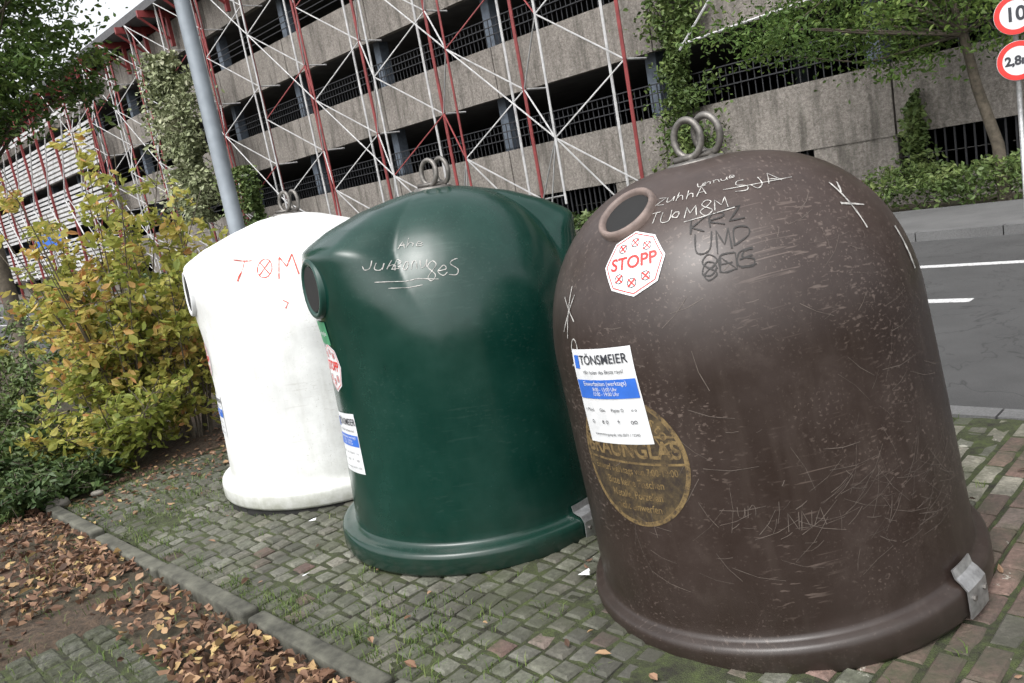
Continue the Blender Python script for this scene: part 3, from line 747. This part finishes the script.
for (a,b2) in (((15.2,8.2,5.2),(15.2,7.0,3.9)),((15.2,7.0,3.9),(15.2,6.1,5.6)),((15.2,8.2,5.2),(15.2,5.0,5.5)),((15.2,7.0,3.9),(16,7.0,3.9)),((15.2,9.8,3.7),(15.2,8.2,5.2)),((15.2,9.8,3.8),(15.2,7.0,3.9)),((15.2,8.2,5.2),(16,8.2,5.2))):
    fw_.tube([W(*a),W(*b2)],.025,5)
fr.done("lattice_red",m_redst,ga,gb); fw_.done("lattice_white",m_whst,ga,gb)
sw=Batch(); sr=Batch(); v=43
while v<79:
    z=1.4
    while z<9.6:
        if not (abs(((z-1.25)%2.7)-2.2)<.25): sw.box(15.1,15.14,v+.1,v+2.9,z,z+.15)
        z+=.24
    sr.box(15.0,15.12,v-.06,v+.06,.0,11); 
    sw.tube([W(14.8,v,1.3),W(14.8,v+3,5.3)],.04,5); sw.tube([W(14.8,v+3,5.3),W(14.8,v,9.3)],.04,5)
    v+=3
sw.done("facade_slats",m_whst,ga,gb); sr.done("facade_posts",m_redst,ga,gb)
# ---------------- lamp post
lb=Vector((-2.84,9.5,0)); lp=empty("street_lamp",lb); b=Batch()
m_pole=simple("pole_grey",(.24,.27,.30),.5,.3,.2,3)
b.tube([lb+Vector((0,0,0)),lb+Vector((0,0,1.1)),lb+Vector((0,0,1.15)),lb+Vector((0,0,4)),lb+Vector((0,0,8.2))],[.105,.105,.092,.085,.055],20)
b.tube([lb+Vector((0,0,8.15)),lb+Vector((.4,.35,8.5)),lb+Vector((1.1,1.0,8.6))],[.045,.04,.04],12)
b.done("pole",m_pole,lp,lb,True)
b=Batch(); b.obox(lb+Vector((1.35,1.22,8.6)),((.74,.67,0),(-.67,.74,0),(0,0,1)),(.4,.16,.07)); o=b.done("lamp_head",m_pole,lp,lb)
# ---------------- traffic signs
sb=Vector((6.46,9.90,0.1)); ts=empty("traffic_sign",sb)
b=Batch(); b.tube([sb,sb+Vector((0,0,2.75))],.03,12); b.done("post",m_metal,ts,sb,True)
f=Vector((-6.45,-9.9,0)).normalized(); f=(f+Vector((.25,0,0))).normalized()
rt=Vector((-f.y,f.x,0)); 
if rt.x<0: rt=-rt
def signface(zc,txt,tsz):
    c=sb+Vector((0,0,zc))+f*.04
    def dsc(nm,r0_,r1_,off,mat):
        n=48; V=[c+f*off+(rt*math.cos(6.28318*i/n)+Vector((0,0,1))*math.sin(6.28318*i/n))*r for r in (r0_,r1_) for i in range(n)]
        mesh(nm,V,[(i,(i+1)%n,n+(i+1)%n,n+i) for i in range(n)] if r0_>0 else [tuple(range(n,2*n))],mat,ts,base=sb)
    dsc("sign_back",0,.225,0,m_lab); dsc("sign_face",0,.222,.004,m_lab); dsc("sign_border",.165,.222,.007,m_red)
    cu_=bpy.data.curves.new("t",'FONT'); cu_.body=txt; cu_.size=tsz; cu_.align_x='CENTER'; cu_.align_y='CENTER'; cu_.offset=.006
    ob=link(bpy.data.objects.new("t",cu_)); me=bpy.data.meshes.new_from_object(ob.evaluated_get(bpy.context.evaluated_depsgraph_get()))
    vs=[c+f*.008+rt*q.co.x+Vector((0,0,1))*q.co.y for q in me.vertices]; fs=[tuple(p.vertices) for p in me.polygons]
    bpy.data.objects.remove(ob); mesh("sign_text",vs,fs,m_txt,ts,base=sb)
signface(2.39,"10",.22); signface(1.87,"2,8m",.14)
pb=W(13,47,0); e2=empty("direction_sign",pb); b=Batch(); b.tube([pb,pb+Vector((0,0,3.6))],.05,8); b.done("post",m_metal,e2,pb)
b=Batch(); b.obox(pb+Vector((0,0,3.2))-Vector((0,.1,0)),((1,0,0),(0,1,0),(0,0,1)),(.75,.03,.35)); b.done("panel",m_blue,e2,pb)
b=Batch()
def rock(bt,c,r):
    bm=bmesh.new(); bmesh.ops.create_icosphere(bm,subdivisions=2,radius=r)
    vs=[Vector(c)+Vector((q.co.x*1.3,q.co.y,q.co.z*.7))*(1+.5*noise.noise(q.co/r*1.2+Vector(c))) for q in bm.verts]; fs=[tuple(x.index for x in fc.verts) for fc in bm.faces]; bm.free(); bt.add(vs,fs)
rock(b,(-3.3,5.5,.04),.065); rock(b,(-3.1,5.65,.02),.035)
b.done("stone",simple("stone",(.2,.185,.16),.9,0,.3,10,.5),smooth=True)
b=Batch()
for (u_,v_) in ((1.95,2.75),(2.0,4.0),(2.2,2.2),(1.6,3.4)):
    c=W(u_,v_,.02); b.add([c+Vector((random.uniform(-.03,.03),random.uniform(-.03,.03),random.uniform(0,.012))) for _ in range(4)],[(0,1,2,3)])
b.done("paper_scraps",m_lab)
